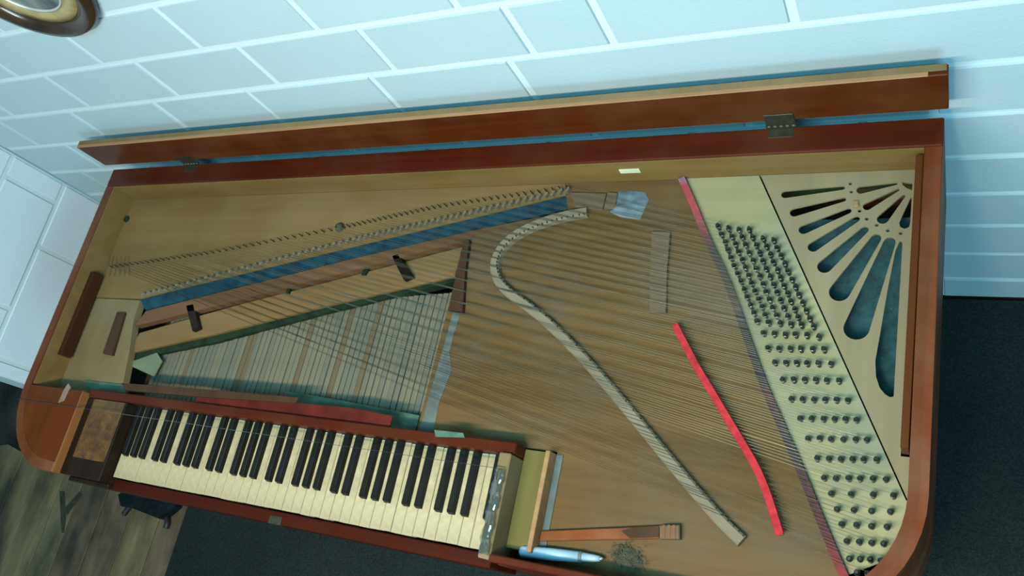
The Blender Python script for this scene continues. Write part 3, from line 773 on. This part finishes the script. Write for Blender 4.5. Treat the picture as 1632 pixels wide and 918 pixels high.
# tuft of dust: a matted clump of short fibres
fl0 = P(1000, 890, ZS + 0.004)
bm = bmesh.new()
random.seed(21)
for i in range(900):
    a = random.gauss(0, 1); b_ = random.gauss(0, 1)
    c = Vector((fl0.x + a * 0.010 + b_ * 0.004, fl0.y + b_ * 0.007 - a * 0.004, ZS + 0.001 + random.random() * 0.006))
    dv = Vector((random.uniform(-1, 1), random.uniform(-1, 1), random.uniform(-0.2, 0.3))).normalized() * random.uniform(0.003, 0.008)
    sd = dv.cross(Vector((0, 0, 1))).normalized() * 0.0004
    v3 = [bm.verts.new(c - sd), bm.verts.new(c + sd), bm.verts.new(c + dv + sd), bm.verts.new(c + dv - sd)]
    bm.faces.new(v3)
o = finish('dust_tuft', bm, M['fluff'], None); o['kind'] = 'stuff'
tag(o, 'dark fluffy tuft of dust on the soundboard near the pale blue pen', 'dust')

# blue grey reflection in the acrylic, built as a crumpled patch
cpx = [(985, 305), (1005, 303), (1028, 306), (1034, 318), (1026, 336), (1020, 350), (990, 346), (972, 338), (978, 320)]
bm = bmesh.new()
cc = P(1002, 325, ZS + 0.006)
ring1 = [P(u, v, ZS + 0.002) for u, v in cpx]
vs = [bm.verts.new((q.x, q.y, ZS + 0.0012)) for q in ring1]
vm = [bm.verts.new(((q.x * 0.55 + cc.x * 0.45), (q.y * 0.55 + cc.y * 0.45), ZS + 0.007 + 0.004 * math.sin(i * 2.1))) for i, q in enumerate(ring1)]
vt = bm.verts.new((cc.x, cc.y, ZS + 0.006))
n = len(vs)
for i in range(n):
    bm.faces.new((vs[i], vs[(i + 1) % n], vm[(i + 1) % n], vm[i])); bm.faces.new((vm[i], vm[(i + 1) % n], vt))
bmesh.ops.subdivide_edges(bm, edges=list(bm.edges), cuts=2, smooth=0.6, use_grid_fill=True)
o = finish('cloth_scrap', bm, M['bluegrey'], None, True)
tag(o, 'crumpled blue grey cloth scrap at the back of the soundboard', 'cloth')

# ================================================================== PICTURE ON THE WALL
def ring(name, prof, cx, cz, mat, parent, sx=1.0, sz=1.0, n=48):
    bm = bmesh.new(); R_ = []
    for rad, dy in prof: R_.append([bm.verts.new((cx + sx * rad * math.cos(2 * math.pi * i / n), YW - dy, cz + sz * rad * math.sin(2 * math.pi * i / n))) for i in range(n)])
    m_ = len(prof)
    for k in range(m_):
        for i in range(n): bm.faces.new((R_[k][i], R_[k][(i + 1) % n], R_[(k + 1) % m_][(i + 1) % n], R_[(k + 1) % m_][i]))
    return finish(name, bm, mat, parent, True)
fc = Vector((0.052, YW, 1.443))
pf = thing('framed_picture', 'round dark framed picture with a gilt slip hanging on the block wall', 'picture', fc)
ring('frame', [(0.152, 0.002), (0.154, 0.012), (0.147, 0.024), (0.134, 0.027), (0.122, 0.020), (0.116, 0.014), (0.116, 0.002)], fc.x, fc.z, M['frame'], pf)
ring('gilt_slip', [(0.1155, 0.004), (0.1155, 0.013), (0.100, 0.014), (0.087, 0.011), (0.087, 0.004)], fc.x, fc.z, M['gilt'], pf)
ring('beading', [(0.0868, 0.005), (0.0868, 0.013), (0.083, 0.013), (0.083, 0.005)], fc.x, fc.z, M['silver_line'], pf)
bm = bmesh.new()
n = 40
a_ = [bm.verts.new((fc.x + 0.0829 * math.cos(2 * math.pi * i / n), YW - 0.009, fc.z + 0.0829 * math.sin(2 * math.pi * i / n))) for i in range(n)]
b2 = [bm.verts.new((v_.co.x, YW - 0.004, v_.co.z)) for v_ in a_]
bm.faces.new(a_); bm.faces.new(b2[::-1])
for i in range(n): bm.faces.new((a_[i], b2[i], b2[(i + 1) % n], a_[(i + 1) % n]))
finish('picture', bm, M['picture'], pf)

# ================================================================== THINGS ON THE FLOOR
gq = P(232, 805, 0.03)
gd = thing('foot_switch', 'low black box with two curved black cords on the worn floorboards', 'device', (gq.x, gq.y, 0))
gp = [tuple(q[:2]) for q in PP([(186, 788), (200, 778), (280, 788), (276, 806), (262, 818), (250, 826), (226, 816), (206, 808), (190, 806)], 0.04)]
finish('housing', bm_prism(gp, 0.001, 0.04, 0.008, 2), M['dark_blue'], gd)
def cord(px, z, rad): return bm_sweep(smooth_path([P(u, v, z) for u, v in px], 4), circ(rad, 8))
finish('cord', cord([(258, 815), (264, 822), (267, 832), (264, 842)], 0.012, 0.0095), M['black'], gd, True)
finish('cord', cord([(208, 806), (202, 813), (197, 820)], 0.012, 0.009), M['black'], gd, True)
# dark clutter beyond the piano's left end
def lump(name, c, s, mat, label, seed, cat):
    random.seed(seed)
    bm = bmesh.new(); bmesh.ops.create_icosphere(bm, subdivisions=3, radius=1)
    ph = [random.uniform(0, 6) for _ in range(6)]
    for v_ in bm.verts:
        p_ = v_.co.copy()
        k = 1 + 0.12 * math.sin(4 * p_.x + ph[0]) + 0.10 * math.sin(5 * p_.y + ph[1]) + 0.07 * math.sin(9 * p_.z + ph[2]) + 0.05 * math.sin(11 * p_.x + 7 * p_.y + ph[3])
        v_.co = Vector((p_.x * s[0] * k, p_.y * s[1] * k, max(-1.0, p_.z * k) * s[2])) + Vector((c[0], c[1], s[2] + 0.001))
    o = finish(name, bm, mat, None, True)
    return tag(o, label, cat)
lump('dark_bag', (-1.45, 0.33, 0), (0.42, 0.24, 0.17), M['dark_cloth'], 'black slumped bag on the floor beyond the left end of the piano', 1, 'bag')
for px in ([(95, 783), (103, 783), (105, 826), (102, 849), (98, 849)], [(105, 808), (126, 784), (131, 788), (106, 822)]):
    sv = [P(u, v, 0) for u, v in px]
    finish('stain', bm_prism([(q.x, q.y) for q in sv], -0.0005, 0.0006), M['stain'], fl)  # flat forked dark mark on the floorboards
